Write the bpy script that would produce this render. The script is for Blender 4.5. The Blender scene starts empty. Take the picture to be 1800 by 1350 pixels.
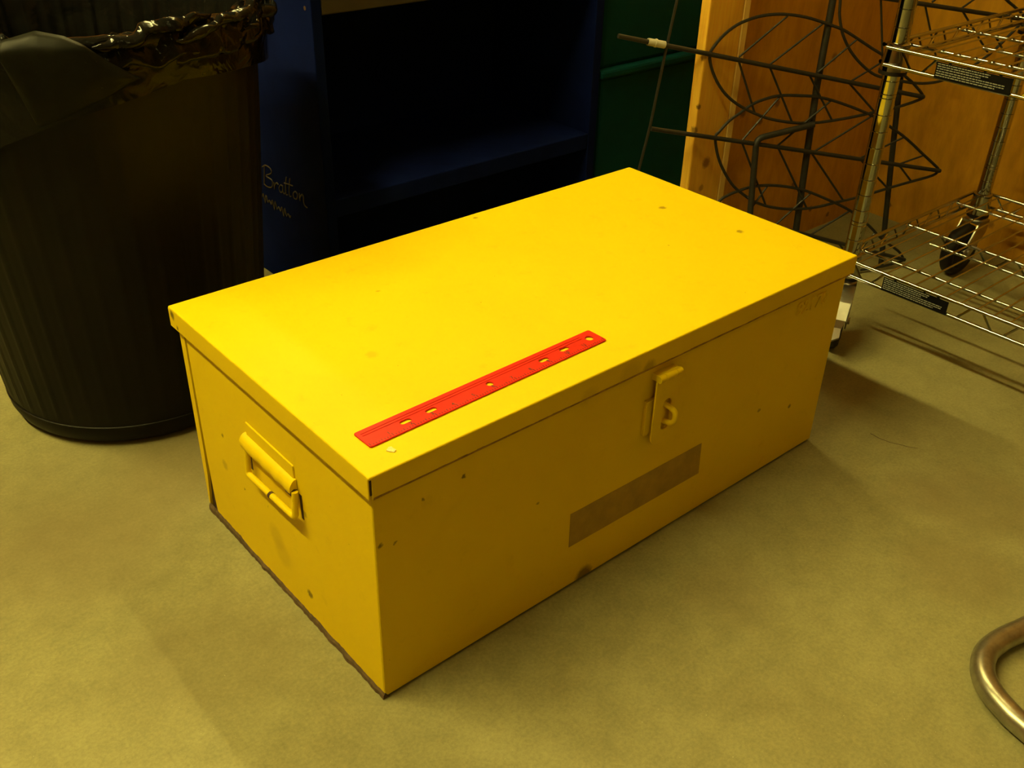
import bpy, bmesh, math, random
from mathutils import Vector, Matrix, noise

random.seed(7)
S = bpy.context.scene
COL = S.collection
PI = math.pi

# ------------------------------------------------------------------ camera
cam_d = bpy.data.cameras.new('camera')
cam = bpy.data.objects.new('camera', cam_d)
COL.objects.link(cam)
cam.location = (-0.3586, -0.5932, 0.8247)
cam.rotation_euler = (1.0081, -0.0237, -0.7061)
cam_d.sensor_fit = 'HORIZONTAL'
cam_d.sensor_width = 36
cam_d.lens = 34.889
cam_d.clip_start = 0.02
S.camera = cam

# ------------------------------------------------------------------ world, exposure
w = bpy.data.worlds.new('world')
S.world = w
w.use_nodes = True
w.node_tree.nodes['Background'].inputs[0].default_value = (1, 0.8, 0.3, 1)
w.node_tree.nodes['Background'].inputs[1].default_value = 0.0
S.view_settings.view_transform = 'Standard'
S.view_settings.look = 'None'
S.view_settings.gamma = 1.0
S.view_settings.use_curve_mapping = False
S.view_settings.exposure = 0.0

LAMP_COLOR = (1.0, 0.84, 0.27)
LAMP1_STRENGTH = 395.0
LAMP2_STRENGTH = 165.0
FILL_STRENGTH = 26.0
FIXTURES = [  # centre x, y, z, length, rotation about z, strength
    (-1.035, 0.97, 2.70, 2.40, math.radians(3.0), LAMP1_STRENGTH),
    (1.19, 1.75, 2.70, 2.40, math.radians(0.0), LAMP2_STRENGTH),
    (-0.85, -2.60, 2.70, 2.40, math.radians(3.0), FILL_STRENGTH),  # unseen fill lamp, added to brighten the chest front and partition
]

# ------------------------------------------------------------------ material helpers
def new_mat(name):
    m = bpy.data.materials.new(name)
    m.use_nodes = True
    return m, m.node_tree, m.node_tree.nodes['Principled BSDF']

def N(nt, kind, **kw):
    n = nt.nodes.new(kind)
    for k, v in kw.items():
        setattr(n, k, v)
    return n

def ramp(nt, fac, stops):
    r = N(nt, 'ShaderNodeValToRGB')
    e = r.color_ramp.elements
    while len(e) < len(stops):
        e.new(0.5)
    for i, (p, c) in enumerate(stops):
        e[i].position = p
        e[i].color = tuple(c) + (1,) if len(c) == 3 else c
    nt.links.new(fac, r.inputs[0])
    return r.outputs[0]

def mixc(nt, fac, a, b, mode='MIX'):
    n = N(nt, 'ShaderNodeMix', data_type='RGBA', blend_type=mode)
    for sock, v in ((n.inputs[0], fac), (n.inputs[6], a), (n.inputs[7], b)):
        if hasattr(v, 'is_output'):
            nt.links.new(v, sock)
        elif isinstance(v, (int, float)):
            sock.default_value = v
        else:
            sock.default_value = tuple(v) + (1,)
    return n.outputs[2]

def coords(nt, scale=(1, 1, 1)):
    t = N(nt, 'ShaderNodeTexCoord')
    mp = N(nt, 'ShaderNodeMapping')
    mp.inputs['Scale'].default_value = scale
    nt.links.new(t.outputs['Object'], mp.inputs[0])
    return mp.outputs[0]

def noise_tex(nt, vec, scale, detail=6, rough=0.6, dist=0.0):
    n = N(nt, 'ShaderNodeTexNoise')
    n.inputs['Scale'].default_value = scale
    n.inputs['Detail'].default_value = detail
    n.inputs['Roughness'].default_value = rough
    n.inputs['Distortion'].default_value = dist
    nt.links.new(vec, n.inputs['Vector'])
    return n.outputs['Fac']

def bump(nt, bsdf, h, strength, dist=0.001):
    b = N(nt, 'ShaderNodeBump')
    b.inputs['Strength'].default_value = strength
    b.inputs['Distance'].default_value = dist
    nt.links.new(h, b.inputs['Height'])
    nt.links.new(b.outputs[0], bsdf.inputs['Normal'])

def plain(name, col, rough=0.5, metal=0.0, var=0.12, vscale=40, bmp=0.0, spec=0.5, coat=0.0):
    m, nt, b = new_mat(name)
    v = coords(nt)
    f = noise_tex(nt, v, vscale)
    dark = tuple(c * (1 - var) for c in col)
    lite = tuple(min(1, c * (1 + var)) for c in col)
    nt.links.new(ramp(nt, f, [(0.3, dark), (0.7, lite)]), b.inputs['Base Color'])
    b.inputs['Roughness'].default_value = rough
    b.inputs['Metallic'].default_value = metal
    b.inputs['Specular IOR Level'].default_value = spec
    b.inputs['Coat Weight'].default_value = coat
    if bmp:
        bump(nt, b, noise_tex(nt, v, vscale * 3), bmp)
    return m

def spots(nt, col, lst):
    """stains, knots or painted shade with their own place and shape: (x, y, z, radius, colour, strength)"""
    t = N(nt, 'ShaderNodeTexCoord')
    wob = N(nt, 'ShaderNodeTexNoise')
    wob.inputs['Scale'].default_value = 260
    nt.links.new(t.outputs['Object'], wob.inputs['Vector'])
    mv = N(nt, 'ShaderNodeVectorMath', operation='MULTIPLY_ADD')
    nt.links.new(wob.outputs['Color'], mv.inputs[0])
    mv.inputs[1].default_value = (0.006, 0.006, 0.006)
    nt.links.new(t.outputs['Object'], mv.inputs[2])
    for (x, y, z, r, c, s) in lst:
        d = N(nt, 'ShaderNodeVectorMath', operation='DISTANCE')
        nt.links.new(mv.outputs[0], d.inputs[0])
        d.inputs[1].default_value = (x + 0.003, y + 0.003, z + 0.003)
        mr = N(nt, 'ShaderNodeMapRange')
        mr.inputs['From Min'].default_value = r * 0.5
        mr.inputs['From Max'].default_value = r
        mr.inputs['To Min'].default_value = s
        mr.inputs['To Max'].default_value = 0.0
        nt.links.new(d.outputs['Value'], mr.inputs['Value'])
        col = mixc(nt, mr.outputs[0], col, c)
    return col

# ------------------------------------------------------------------ materials
def make_yellow():
    m, nt, b = new_mat('yellow_enamel_paint')
    v = coords(nt)
    f = noise_tex(nt, v, 5.0, 5, 0.6, 0.3)
    base = ramp(nt, f, [(0.25, (0.72, 0.515, 0.002)), (0.55, (0.76, 0.552, 0.002)), (0.8, (0.78, 0.572, 0.002))])
    g = noise_tex(nt, v, 38, 8, 0.7)
    grime = ramp(nt, g, [(0.58, (0, 0, 0)), (0.80, (0.30, 0.30, 0.30))])
    base = mixc(nt, grime, base, (0.45, 0.29, 0.01))
    h = noise_tex(nt, v, 160, 3, 0.6)
    speck = ramp(nt, h, [(0.735, (0, 0, 0)), (0.77, (0.7, 0.7, 0.7))])
    base = mixc(nt, speck, base, (0.22, 0.12, 0.01))
    K = (0.035, 0.02, 0.008)
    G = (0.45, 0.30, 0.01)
    base = spots(nt, base, [
        (0.110, 0.006, 0.239, 0.0034, K, 0.77), (0.062, 0.006, 0.235, 0.0028, K, 0.63),
        (0.012, 0.006, 0.205, 0.0036, K, 0.72), (0.599, 0.006, 0.112, 0.0040, K, 0.54),
        (0.671, 0.006, 0.089, 0.0040, K, 0.72), (0.028, 0.006, 0.200, 0.0024, K, 0.63),
        (0.290, 0.006, 0.006, 0.016, (0.10, 0.06, 0.015), 0.8), (0.21, 0.006, 0.155, 0.0024, K, 0.54),
        (0.006, 0.331, 0.111, 0.0080, G, 0.63), (0.006, 0.325, 0.157, 0.0032, K, 0.63),
        (0.006, 0.284, 0.104, 0.0024, K, 0.72), (0.006, 0.228, 0.114, 0.0024, K, 0.54),
        (0.006, 0.149, 0.040, 0.007, (0.12, 0.08, 0.01), 0.8), (0.006, 0.215, 0.078, 0.0200, G, 0.32),
        (0.006, 0.205, 0.060, 0.0220, G, 0.28), (0.006, 0.140, 0.160, 0.0048, K, 0.36),
        (0.120, 0.175, 0.293, 0.008, (0.5, 0.37, 0.01), 0.45), (0.667, 0.263, 0.293, 0.0065, (0.3, 0.18, 0.01), 0.85),
        (0.688, 0.142, 0.293, 0.0065, (0.3, 0.18, 0.01), 0.85), (0.434, 0.394, 0.293, 0.0040, K, 0.54),
        (0.000, 0.398, 0.285, 0.0064, K, 0.81), (0.000, 0.388, 0.272, 0.0032, K, 0.72),
        (0.207, 0.292, 0.293, 0.0032, K, 0.32), 
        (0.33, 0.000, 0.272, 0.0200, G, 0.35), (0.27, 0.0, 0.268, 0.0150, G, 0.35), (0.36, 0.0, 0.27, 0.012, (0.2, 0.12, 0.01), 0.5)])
    nt.links.new(base, b.inputs['Base Color'])
    b.inputs['Roughness'].default_value = 0.50
    b.inputs['Specular IOR Level'].default_value = 0.12
    bump(nt, b, noise_tex(nt, v, 30, 4), 0.10, 0.002)
    return m

def make_floor():
    m, nt, b = new_mat('stained_concrete_floor')
    v = coords(nt)
    big = noise_tex(nt, v, 3.2, 6, 0.62, 0.4)
    base = ramp(nt, big, [(0.28, (0.19, 0.168, 0.072)), (0.5, (0.232, 0.214, 0.096)), (0.72, (0.268, 0.25, 0.118))])
    mid = noise_tex(nt, v, 26, 8, 0.7)
    base = mixc(nt, 0.38, base, ramp(nt, mid, [(0.3, (0.35, 0.35, 0.33)), (0.7, (0.72, 0.72, 0.70))]), 'OVERLAY')
    fine = noise_tex(nt, v, 240, 6, 0.7)
    base = mixc(nt, 0.5, base, ramp(nt, fine, [(0.3, (0.34, 0.34, 0.33)), (0.7, (0.68, 0.68, 0.66))]), 'OVERLAY')
    sp = noise_tex(nt, v, 420, 2, 0.5)
    base = mixc(nt, ramp(nt, sp, [(0.74, (0, 0, 0)), (0.78, (1, 1, 1))]), base, (0.50, 0.47, 0.30))
    sd = noise_tex(nt, coords(nt, (1.3, 0.9, 1)), 330, 2, 0.5)
    base = mixc(nt, ramp(nt, sd, [(0.74, (0, 0, 0)), (0.78, (0.8, 0.8, 0.8))]), base, (0.10, 0.08, 0.04))
    B = (0.16, 0.12, 0.05)
    base = spots(nt, base, [(0.805, -0.22, 0, 0.10, B, 0.42), (0.66, -0.27, 0, 0.09, B, 0.35), (0.75, -0.16, 0, 0.06, B, 0.3),
                            (0.41, -0.12, 0, 0.07, B, 0.25), (-0.08, 0.52, 0, 0.22, B, 0.30), (-0.16, 0.42, 0, 0.14, B, 0.28), (-0.10, 0.18, 0, 0.13, B, 0.22), (0.02, 0.50, 0, 0.12, B, 0.3)])  # broad spots by the bin and left of the chest paint shade into the floor
    nt.links.new(base, b.inputs['Base Color'])
    b.inputs['Roughness'].default_value = 0.55
    b.inputs['Specular IOR Level'].default_value = 0.25
    bump(nt, b, fine, 0.15, 0.0008)
    return m

def make_wood(name, dark, lite, stretch, knots=(), rough=0.6):
    m, nt, b = new_mat(name)
    v = coords(nt, stretch)
    g = noise_tex(nt, v, 9, 8, 0.65, 1.2)
    col = ramp(nt, g, [(0.28, dark), (0.5, tuple((a + c) / 2 for a, c in zip(dark, lite))), (0.72, lite)])
    fine = noise_tex(nt, v, 60, 4, 0.6)
    col = mixc(nt, 0.35, col, ramp(nt, fine, [(0.3, (0.3, 0.3, 0.3)), (0.7, (0.7, 0.7, 0.7))]), 'OVERLAY')
    if knots:
        col = spots(nt, col, knots)
    nt.links.new(col, b.inputs['Base Color'])
    b.inputs['Roughness'].default_value = rough
    b.inputs['Specular IOR Level'].default_value = 0.2
    bump(nt, b, g, 0.12, 0.001)
    return m

M = {}
M['yellow'] = make_yellow()
M['floor'] = make_floor()
KN = (0.07, 0.03, 0.008)
M['wall_wood'] = make_wood('varnished_pine_panel', (0.36, 0.165, 0.006), (0.52, 0.255, 0.009), (1.2, 1.2, 0.35),
    [(1.10, 0.46, 0.30, 0.010, KN, 0.7), (1.155, 0.46, 0.275, 0.009, KN, 0.7), (1.20, 0.46, 0.30, 0.009, KN, 0.6), (1.07, 0.46, 0.42, 0.011, KN, 0.7),
     (1.12, 0.46, 0.10, 0.008, KN, 0.7), (1.30, 0.46, 0.12, 0.008, KN, 0.7), (1.38, 0.46, 0.05, 0.008, KN, 0.7), (1.45, 0.46, 0.02, 0.007, KN, 0.7),
     (1.36, 0.46, 0.36, 0.011, KN, 0.6), (1.58, 0.40, 0.03, 0.008, KN, 0.8), (1.58, 0.18, 0.06, 0.010, KN, 0.6), (1.58, 0.05, 0.30, 0.012, KN, 0.5)])
M['part_wood'] = make_wood('pale_pine_board', (0.46, 0.215, 0.006), (0.64, 0.32, 0.009), (1.2, 1.2, 0.35),
    [(1.10, 0.464, 0.30, 0.010, KN, 0.7), (1.155, 0.464, 0.275, 0.009, KN, 0.7), (1.20, 0.464, 0.30, 0.009, KN, 0.6), (1.07, 0.464, 0.42, 0.011, KN, 0.7), (1.12, 0.464, 0.10, 0.008, KN, 0.7), (1.30, 0.464, 0.12, 0.008, KN, 0.7), (1.38, 0.464, 0.05, 0.008, KN, 0.7), (1.45, 0.464, 0.02, 0.007, KN, 0.7), (1.36, 0.464, 0.36, 0.011, KN, 0.6)])
M['stud'] = make_wood('raw_pine_stud', (0.74, 0.40, 0.035), (0.93, 0.56, 0.06), (4.0, 4.0, 0.35),
    [(0.995, 0.45, 0.235, 0.012, (0.22, 0.09, 0.015), 0.75), (0.99, 0.45, 0.19, 0.008, (0.28, 0.12, 0.02), 0.6), (0.956, 0.45, 0.34, 0.006, KN, 0.8),
     (0.954, 0.452, 0.30, 0.008, KN, 0.7), (0.955, 0.452, 0.42, 0.006, KN, 0.6)])
M['trim_wood'] = make_wood('pale_pine_edge', (0.80, 0.55, 0.14), (0.92, 0.68, 0.22), (3, 3, 0.3))
M['plywood'] = make_wood('plywood_wall', (0.42, 0.17, 0.03), (0.52, 0.22, 0.04), (1, 1, 0.4))
M['ceiling'] = plain('painted_ceiling', (0.40, 0.29, 0.15), 0.9, var=0.03, vscale=4)
M['bin'] = plain('black_bin_plastic', (0.0035, 0.0027, 0.0014), 0.5, var=0.3, vscale=18, bmp=0.05, spec=0.16)
M['navy'] = plain('navy_blue_paint', (0.0028, 0.0065, 0.052), 0.85, var=0.25, vscale=14, spec=0.02)
M['shelf_edge'] = plain('worn_dark_shelf_board', (0.022, 0.018, 0.012), 0.6, var=0.3, vscale=20)
M['gold'] = plain('faded_gold_lettering', (0.05, 0.034, 0.012), 0.6, var=0.3, vscale=60)
M['green'] = plain('dark_green_plastic', (0.001, 0.030, 0.034), 0.7, var=0.2, vscale=10, spec=0.05)
M['iron'] = plain('dark_wrought_wire', (0.018, 0.017, 0.012), 0.55, metal=0.2, var=0.3, vscale=90, bmp=0.1)
M['tag'] = plain('pale_tape_wrap', (0.42, 0.40, 0.30), 0.6, var=0.1)
M['chrome'] = plain('chrome_plate', (0.44, 0.45, 0.43), 0.07, metal=1.0, var=0.03, vscale=120)
M['zinc'] = plain('zinc_plated_steel', (0.45, 0.44, 0.38), 0.34, metal=1.0, var=0.1, vscale=60)
M['rubber'] = plain('black_rubber', (0.010, 0.008, 0.006), 0.5, var=0.2, spec=0.2)
M['label_black'] = plain('black_vinyl_label', (0.004, 0.004, 0.004), 0.6, var=0.1, spec=0.08)
M['label_print'] = plain('grey_label_print', (0.30, 0.30, 0.26), 0.6, var=0.1)
M['steel'] = plain('dull_steel_tube', (0.36, 0.345, 0.27), 0.33, metal=0.9, var=0.25, vscale=60, bmp=0.12)
M['red'] = plain('red_plastic', (0.60, 0.018, 0.006), 0.38, var=0.08, vscale=60, spec=0.16)
M['red_dark'] = plain('dark_red_print', (0.09, 0.006, 0.005), 0.5, var=0.2)
M['rust'] = plain('rusted_steel', (0.085, 0.05, 0.018), 0.8, var=0.5, vscale=120, bmp=0.4)
M['dark_gap'] = plain('dark_rusted_inside', (0.05, 0.022, 0.008), 0.8, var=0.4, vscale=60)
M['tape'] = plain('brown_tape_residue', (0.36, 0.235, 0.016), 0.6, var=0.16, vscale=50)
M['lid_grime_shade'] = plain('brown_grime_and_gap_shade', (0.30, 0.17, 0.012), 0.8, var=0.5, vscale=70)  # grime colour that also paints the shade of the gap under the lid
M['paper'] = plain('torn_clear_tape', (0.80, 0.72, 0.30), 0.35, var=0.2, vscale=200)
M['housing'] = plain('white_lamp_housing', (0.7, 0.68, 0.6), 0.5, var=0.03)

def make_bag():
    m, nt, b = new_mat('black_polythene_film')
    v = coords(nt)
    f = noise_tex(nt, v, 30, 6, 0.6)
    nt.links.new(ramp(nt, f, [(0.3, (0.004, 0.0040, 0.0035)), (0.75, (0.009, 0.0090, 0.007))]), b.inputs['Base Color'])
    b.inputs['Roughness'].default_value = 0.13
    b.inputs['Specular IOR Level'].default_value = 0.13
    bump(nt, b, noise_tex(nt, v, 26, 3, 0.5, 0.8), 0.45, 0.006)
    return m
M['bag'] = make_bag()

def make_flap():
    m, nt, b = new_mat('dusty_polythene_flap')
    v = coords(nt)
    f = noise_tex(nt, v, 40, 6, 0.7)
    col = ramp(nt, f, [(0.35, (0.005, 0.005, 0.0025)), (0.75, (0.010, 0.010, 0.005))])
    sp = noise_tex(nt, v, 190, 5, 0.75)
    col = mixc(nt, ramp(nt, sp, [(0.66, (0, 0, 0)), (0.76, (1, 1, 1))]), col, (0.05, 0.05, 0.025))
    nt.links.new(col, b.inputs['Base Color'])
    b.inputs['Roughness'].default_value = 0.42
    b.inputs['Specular IOR Level'].default_value = 0.09
    bump(nt, b, noise_tex(nt, v, 14, 3), 0.2, 0.004)
    return m
M['flap'] = make_flap()

def make_emit(name, strength):
    m, nt, b = new_mat(name)
    b.inputs['Base Color'].default_value = (0.8, 0.8, 0.8, 1)
    b.inputs['Emission Color'].default_value = LAMP_COLOR + (1,)
    b.inputs['Emission Strength'].default_value = strength
    return m

# ------------------------------------------------------------------ object helpers
def tag(o, label=None, cat=None, group=None, kind=None):
    if label: o['label'] = label
    if cat: o['category'] = cat
    if group: o['group'] = group
    if kind: o['kind'] = kind
    return o

def thing(name, loc, label, cat, group=None):
    o = bpy.data.objects.new(name, None)
    o.location = loc
    o.empty_display_size = 0.05
    COL.objects.link(o)
    return tag(o, label, cat, group)

BASE = {}
def link(name, me, mat, parent=None, smooth=False, label=None, kind=None, sharp=50):
    """mesh written in world coordinates; the parent's base is taken out by the parent inverse"""
    o = bpy.data.objects.new(name, me)
    COL.objects.link(o)
    if mat is not None and not me.materials:
        me.materials.append(mat)
    if smooth:
        me.polygons.foreach_set('use_smooth', [True] * len(me.polygons))
        me.set_sharp_from_angle(angle=math.radians(sharp))
    if parent is not None:
        o.parent = parent
        o.matrix_parent_inverse = Matrix.Translation(-Vector(BASE.get(parent.name, parent.location if parent.type == 'EMPTY' else (0, 0, 0))))
    BASE[o.name] = (0, 0, 0)
    tag(o, label, None, None, kind)
    return o

def bm_mesh(bm, name='mesh'):
    me = bpy.data.meshes.new(name)
    bmesh.ops.recalc_face_normals(bm, faces=bm.faces)
    bm.to_mesh(me)
    bm.free()
    return me

def add_box(bm, a, b, bev=0.0, seg=2):
    r = bmesh.ops.create_cube(bm, size=1.0)
    vs = r['verts']
    for v in vs:
        v.co = Vector([a[i] + (v.co[i] + 0.5) * (b[i] - a[i]) for i in range(3)])
    if bev:
        es = list({e for v in vs for e in v.link_edges})
        bmesh.ops.bevel(bm, geom=es, offset=bev, segments=seg, affect='EDGES', profile=0.5)
    return bm

def box(name, a, b, mat, parent=None, bev=0.0, label=None, seg=2, kind=None):
    bm = bmesh.new()
    add_box(bm, a, b, bev, seg)
    return link(name, bm_mesh(bm, name), mat, parent, label=label, kind=kind)

def round_path(pts, r, n=5):
    """fillet a polyline"""
    pts = [Vector(p) for p in pts]
    out = [pts[0]]
    for i in range(1, len(pts) - 1):
        p, a, b = pts[i], pts[i - 1], pts[i + 1]
        da, db = (a - p), (b - p)
        rr = min(r, da.length * 0.45, db.length * 0.45)
        s, e = p + da.normalized() * rr, p + db.normalized() * rr
        for k in range(n + 1):
            t = k / n
            out.append(s * (1 - t) ** 2 + p * 2 * t * (1 - t) + e * t * t)
    out.append(pts[-1])
    return out

def add_tube(bm, pts, r, seg=8, closed=False, caps=True):
    pts = [Vector(p) for p in pts]
    n = len(pts)
    rings = []
    up = None
    for i in range(n):
        if closed:
            t = (pts[(i + 1) % n] - pts[i - 1]).normalized()
        else:
            t = (pts[min(i + 1, n - 1)] - pts[max(i - 1, 0)]).normalized()
        if up is None:
            up = Vector((0, 0, 1)) if abs(t.z) < 0.9 else Vector((1, 0, 0))
        u = (up - t * up.dot(t))
        if u.length < 1e-5:
            u = t.orthogonal()
        u.normalize()
        v = t.cross(u)
        up = u
        rr = r[i] if isinstance(r, (list, tuple)) else r
        rings.append([bm.verts.new(pts[i] + (u * math.cos(2 * PI * k / seg) + v * math.sin(2 * PI * k / seg)) * rr) for k in range(seg)])
    m = n if closed else n - 1
    for i in range(m):
        A, B = rings[i], rings[(i + 1) % n]
        for k in range(seg):
            bm.faces.new((A[k], A[(k + 1) % seg], B[(k + 1) % seg], B[k]))
    if caps and not closed:
        bm.faces.new(rings[0][::-1])
        bm.faces.new(rings[-1])

def tube(name, pts, r, mat, parent=None, seg=8, closed=False, label=None):
    bm = bmesh.new()
    add_tube(bm, pts, r, seg, closed)
    return link(name, bm_mesh(bm, name), mat, parent, smooth=True, label=label)

def add_lathe(bm, prof, centre, seg=24, caps=True):
    cx, cy = centre
    rings = [[bm.verts.new((cx + r * math.cos(2 * PI * k / seg), cy + r * math.sin(2 * PI * k / seg), z)) for k in range(seg)] for r, z in prof]
    for A, B in zip(rings, rings[1:]):
        for k in range(seg):
            bm.faces.new((A[k], A[(k + 1) % seg], B[(k + 1) % seg], B[k]))
    if caps:
        bm.faces.new(rings[0][::-1])
        bm.faces.new(rings[-1])

def lathe(name, prof, centre, mat, parent=None, seg=24, label=None, smooth=True):
    bm = bmesh.new()
    add_lathe(bm, prof, centre, seg)
    return link(name, bm_mesh(bm, name), mat, parent, smooth=smooth, label=label)

def interp(tab, x):
    if x <= tab[0][0]: return tab[0][1]
    for (a, va), (b, vb) in zip(tab, tab[1:]):
        if x <= b:
            return va + (vb - va) * (x - a) / (b - a)
    return tab[-1][1]

def text_mesh(body, size, matrix, extrude=0.0, shear=0.0, offset=0.0, spacing=1.0):
    c = bpy.data.curves.new('text', 'FONT')
    c.body = body
    c.size = size
    c.extrude = extrude
    c.shear = shear
    c.offset = offset
    c.space_character = spacing
    c.resolution_u = 3
    o = bpy.data.objects.new('text_tmp', c)
    COL.objects.link(o)
    dg = bpy.context.evaluated_depsgraph_get()
    me = bpy.data.meshes.new_from_object(o.evaluated_get(dg))
    bpy.data.objects.remove(o)
    me.transform(matrix)
    me.materials.clear()
    return me

def frame(origin, xdir, ydir):
    x, y = Vector(xdir).normalized(), Vector(ydir).normalized()
    z = x.cross(y)
    m = Matrix((x, y, z)).transposed().to_4x4()
    m.translation = Vector(origin)
    return m

# ================================================================== THE SETTING
RX0, RX1, RY0, RY1, RZ = -6.5, 1.58, -7.0, 5.0, 3.3
def struct(o):
    o['kind'] = 'structure'
    return o
struct(box('floor', (RX0, RY0, -0.05), (RX1 + 0.1, RY1, 0), M['floor']))
struct(box('ceiling', (RX0, RY0, RZ), (RX1 + 0.1, RY1, RZ + 0.05), M['ceiling']))
struct(box('wall_right', (RX1, RY0, 0), (RX1 + 0.1, RY1, RZ), M['wall_wood']))
struct(box('wall_left', (RX0 - 0.1, RY0, 0), (RX0, RY1, RZ), M['plywood']))
struct(box('wall_front', (RX0, RY0 - 0.1, 0), (RX1 + 0.1, RY0, RZ), M['plywood']))
struct(box('wall_rear', (RX0, RY1, 0), (RX1 + 0.1, RY1 + 0.1, RZ), M['plywood']))
struct(box('wall_partition', (1.041, 0.464, 0), (RX1, 0.49, 2.45), M['part_wood']))
struct(box('trim_1', (0.953, 0.450, 0), (1.041, 0.469, 2.45), M['stud'], bev=0.003))
struct(box('trim_2', (1.0415, 0.4495, 0), (1.058, 0.4638, 2.45), M['trim_wood'], bev=0.002))

# floor crack: thin real groove filler lines lying in the concrete
cr = [(0.829, -0.040), (0.8285, -0.055), (0.8317, -0.071), (0.838, -0.083), (0.843, -0.095), (0.850, -0.104)]
bm = bmesh.new()
for (a, b), (c, d) in zip(cr, cr[1:]):
    wdt = 0.0007
    q = [bm.verts.new((a - wdt, b, 0.0003)), bm.verts.new((a + wdt, b, 0.0003)), bm.verts.new((c + wdt, d, 0.0003)), bm.verts.new((c - wdt, d, 0.0003))]
    bm.faces.new(q)
ck = link('floor_crack', bm_mesh(bm), M['rust'], bpy.data.objects['floor'])

# ================================================================== CEILING LAMPS
for i, (fx, fy, fz, fl, fr, fs) in enumerate(FIXTURES):
    lab = ('long white fluorescent ceiling fixture left of the chest', 'white fluorescent ceiling fixture behind the wooden partition', 'added unseen fill lamp behind the viewer, shaped as a dim fluorescent fixture')[i]
    t = thing('ceiling_lamp', (fx, fy, fz), lab, 'lamp', 'fluorescent fixtures on the ceiling')
    t.rotation_euler.z = fr
    def part(nm, a, b, mt, bev=0.0):
        bm = bmesh.new(); add_box(bm, a, b, bev)
        o = bpy.data.objects.new(nm, bm_mesh(bm, nm)); COL.objects.link(o)
        o.data.materials.append(mt); o.parent = t
        return o
    part('housing', (-0.08, -fl / 2 - 0.03, 0.012), (0.08, fl / 2 + 0.03, 0.07), M['housing'], 0.006)
    part('hanger', (-0.01, -fl / 2 + 0.2, 0.07), (0.01, -fl / 2 + 0.22, RZ - fz), M['housing'])
    part('hanger', (-0.01, fl / 2 - 0.22, 0.07), (0.01, fl / 2 - 0.2, RZ - fz), M['housing'])
    for sx in (0.0,):
        bm = bmesh.new()
        add_tube(bm, [(sx, -fl / 2, -0.006), (sx, fl / 2, -0.006)], 0.019, 10)
        o = bpy.data.objects.new('fluorescent_tube', bm_mesh(bm)); COL.objects.link(o)
        o.data.materials.append(make_emit('lit_fluorescent_tube', fs)); o.parent = t

# ================================================================== YELLOW CHEST
L, D, H, T, O = 0.7504, 0.4073, 0.2933, 0.0255, 0.0065
chest = thing('storage_chest', (L / 2, D / 2, 0), 'battered yellow steel storage chest standing on the concrete floor', 'chest')
Y = M['yellow']
# lid: pressed sheet with folded flanges
bm = bmesh.new()
add_box(bm, (0, 0.0016, H - T), (0.0016, D, H - 0.002), 0.0005, 1)          # left flange
add_box(bm, (0.0034, 0, H - T), (L, 0.0016, H - 0.002), 0.0005, 1)          # front flange
add_box(bm, (L - 0.0016, 0.0016, H - T), (L, D, H - 0.002), 0.0005, 1)
add_box(bm, (0.0016, D - 0.0016, H - T), (L - 0.0016, D, H - 0.002), 0.0005, 1)
add_box(bm, (0, 0, H - 0.004), (L, D, H), 0.0018, 3)
lid = link('lid', bm_mesh(bm, 'lid'), Y, chest)
box('lid_inside', (0.0018, 0.0018, H - T + 0.004), (L - 0.0018, D - 0.0018, H - 0.0042), M['dark_gap'], lid)
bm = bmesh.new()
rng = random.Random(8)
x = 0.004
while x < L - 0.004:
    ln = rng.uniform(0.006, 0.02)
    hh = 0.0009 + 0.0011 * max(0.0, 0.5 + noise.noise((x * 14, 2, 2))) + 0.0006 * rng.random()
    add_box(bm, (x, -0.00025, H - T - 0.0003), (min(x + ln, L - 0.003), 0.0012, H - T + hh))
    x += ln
link('lower_edge', bm_mesh(bm), M['lid_grime_shade'], lid, label='grime and painted gap shade along the lower edge of the lid', kind='stuff')  # brown strip paints the shadow line below the lid, with some grime
# body panels
zt = H - T + 0.003
box('inner_shell', (O + 0.003, O + 0.003, 0.002), (L - O - 0.003, D - O - 0.003, zt), M['dark_gap'], chest)
box('front_panel', (O, O, 0.0035), (L - O, O + 0.0028, zt), Y, chest, 0.0011)
box('back_panel', (O, D - O - 0.0028, 0.0035), (L - O, D - O, zt), Y, chest, 0.0008)
box('end_panel', (L - O - 0.0028, O + 0.0028, 0.0035), (L - O, D - O - 0.0028, zt), Y, chest, 0.0005)
def prism_x(name, poly, x0, x1, mat, parent, bev=0.0):
    bm = bmesh.new()
    a = [bm.verts.new((x0, y, z)) for y, z in poly]
    b = [bm.verts.new((x1, y, z)) for y, z in poly]
    bm.faces.new(a); bm.faces.new(b[::-1])
    n = len(poly)
    for i in range(n):
        bm.faces.new((a[i], b[i], b[(i + 1) % n], a[(i + 1) % n]))
    if bev:
        bmesh.ops.bevel(bm, geom=list(bm.edges), offset=bev, segments=1, affect='EDGES')
    return link(name, bm_mesh(bm, name), mat, parent)
ye = D - O
prism_x('end_panel', [(O + 0.0005, 0.006), (ye - 0.022, 0.006), (ye - 0.020, 0.03), (ye - 0.0165, 0.09), (ye - 0.0145, zt), (O + 0.0005, zt)], O, O + 0.0026, Y, chest, 0.0007)
prism_x('back_flange', [(ye - 0.006, 0.030), (ye - 0.003, 0.012), (ye, 0.010), (ye, zt), (ye - 0.0118, zt), (ye - 0.0118, 0.10), (ye - 0.010, 0.06)], O - 0.0008, O + 0.0026, Y, chest, 0.0005)
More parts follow.
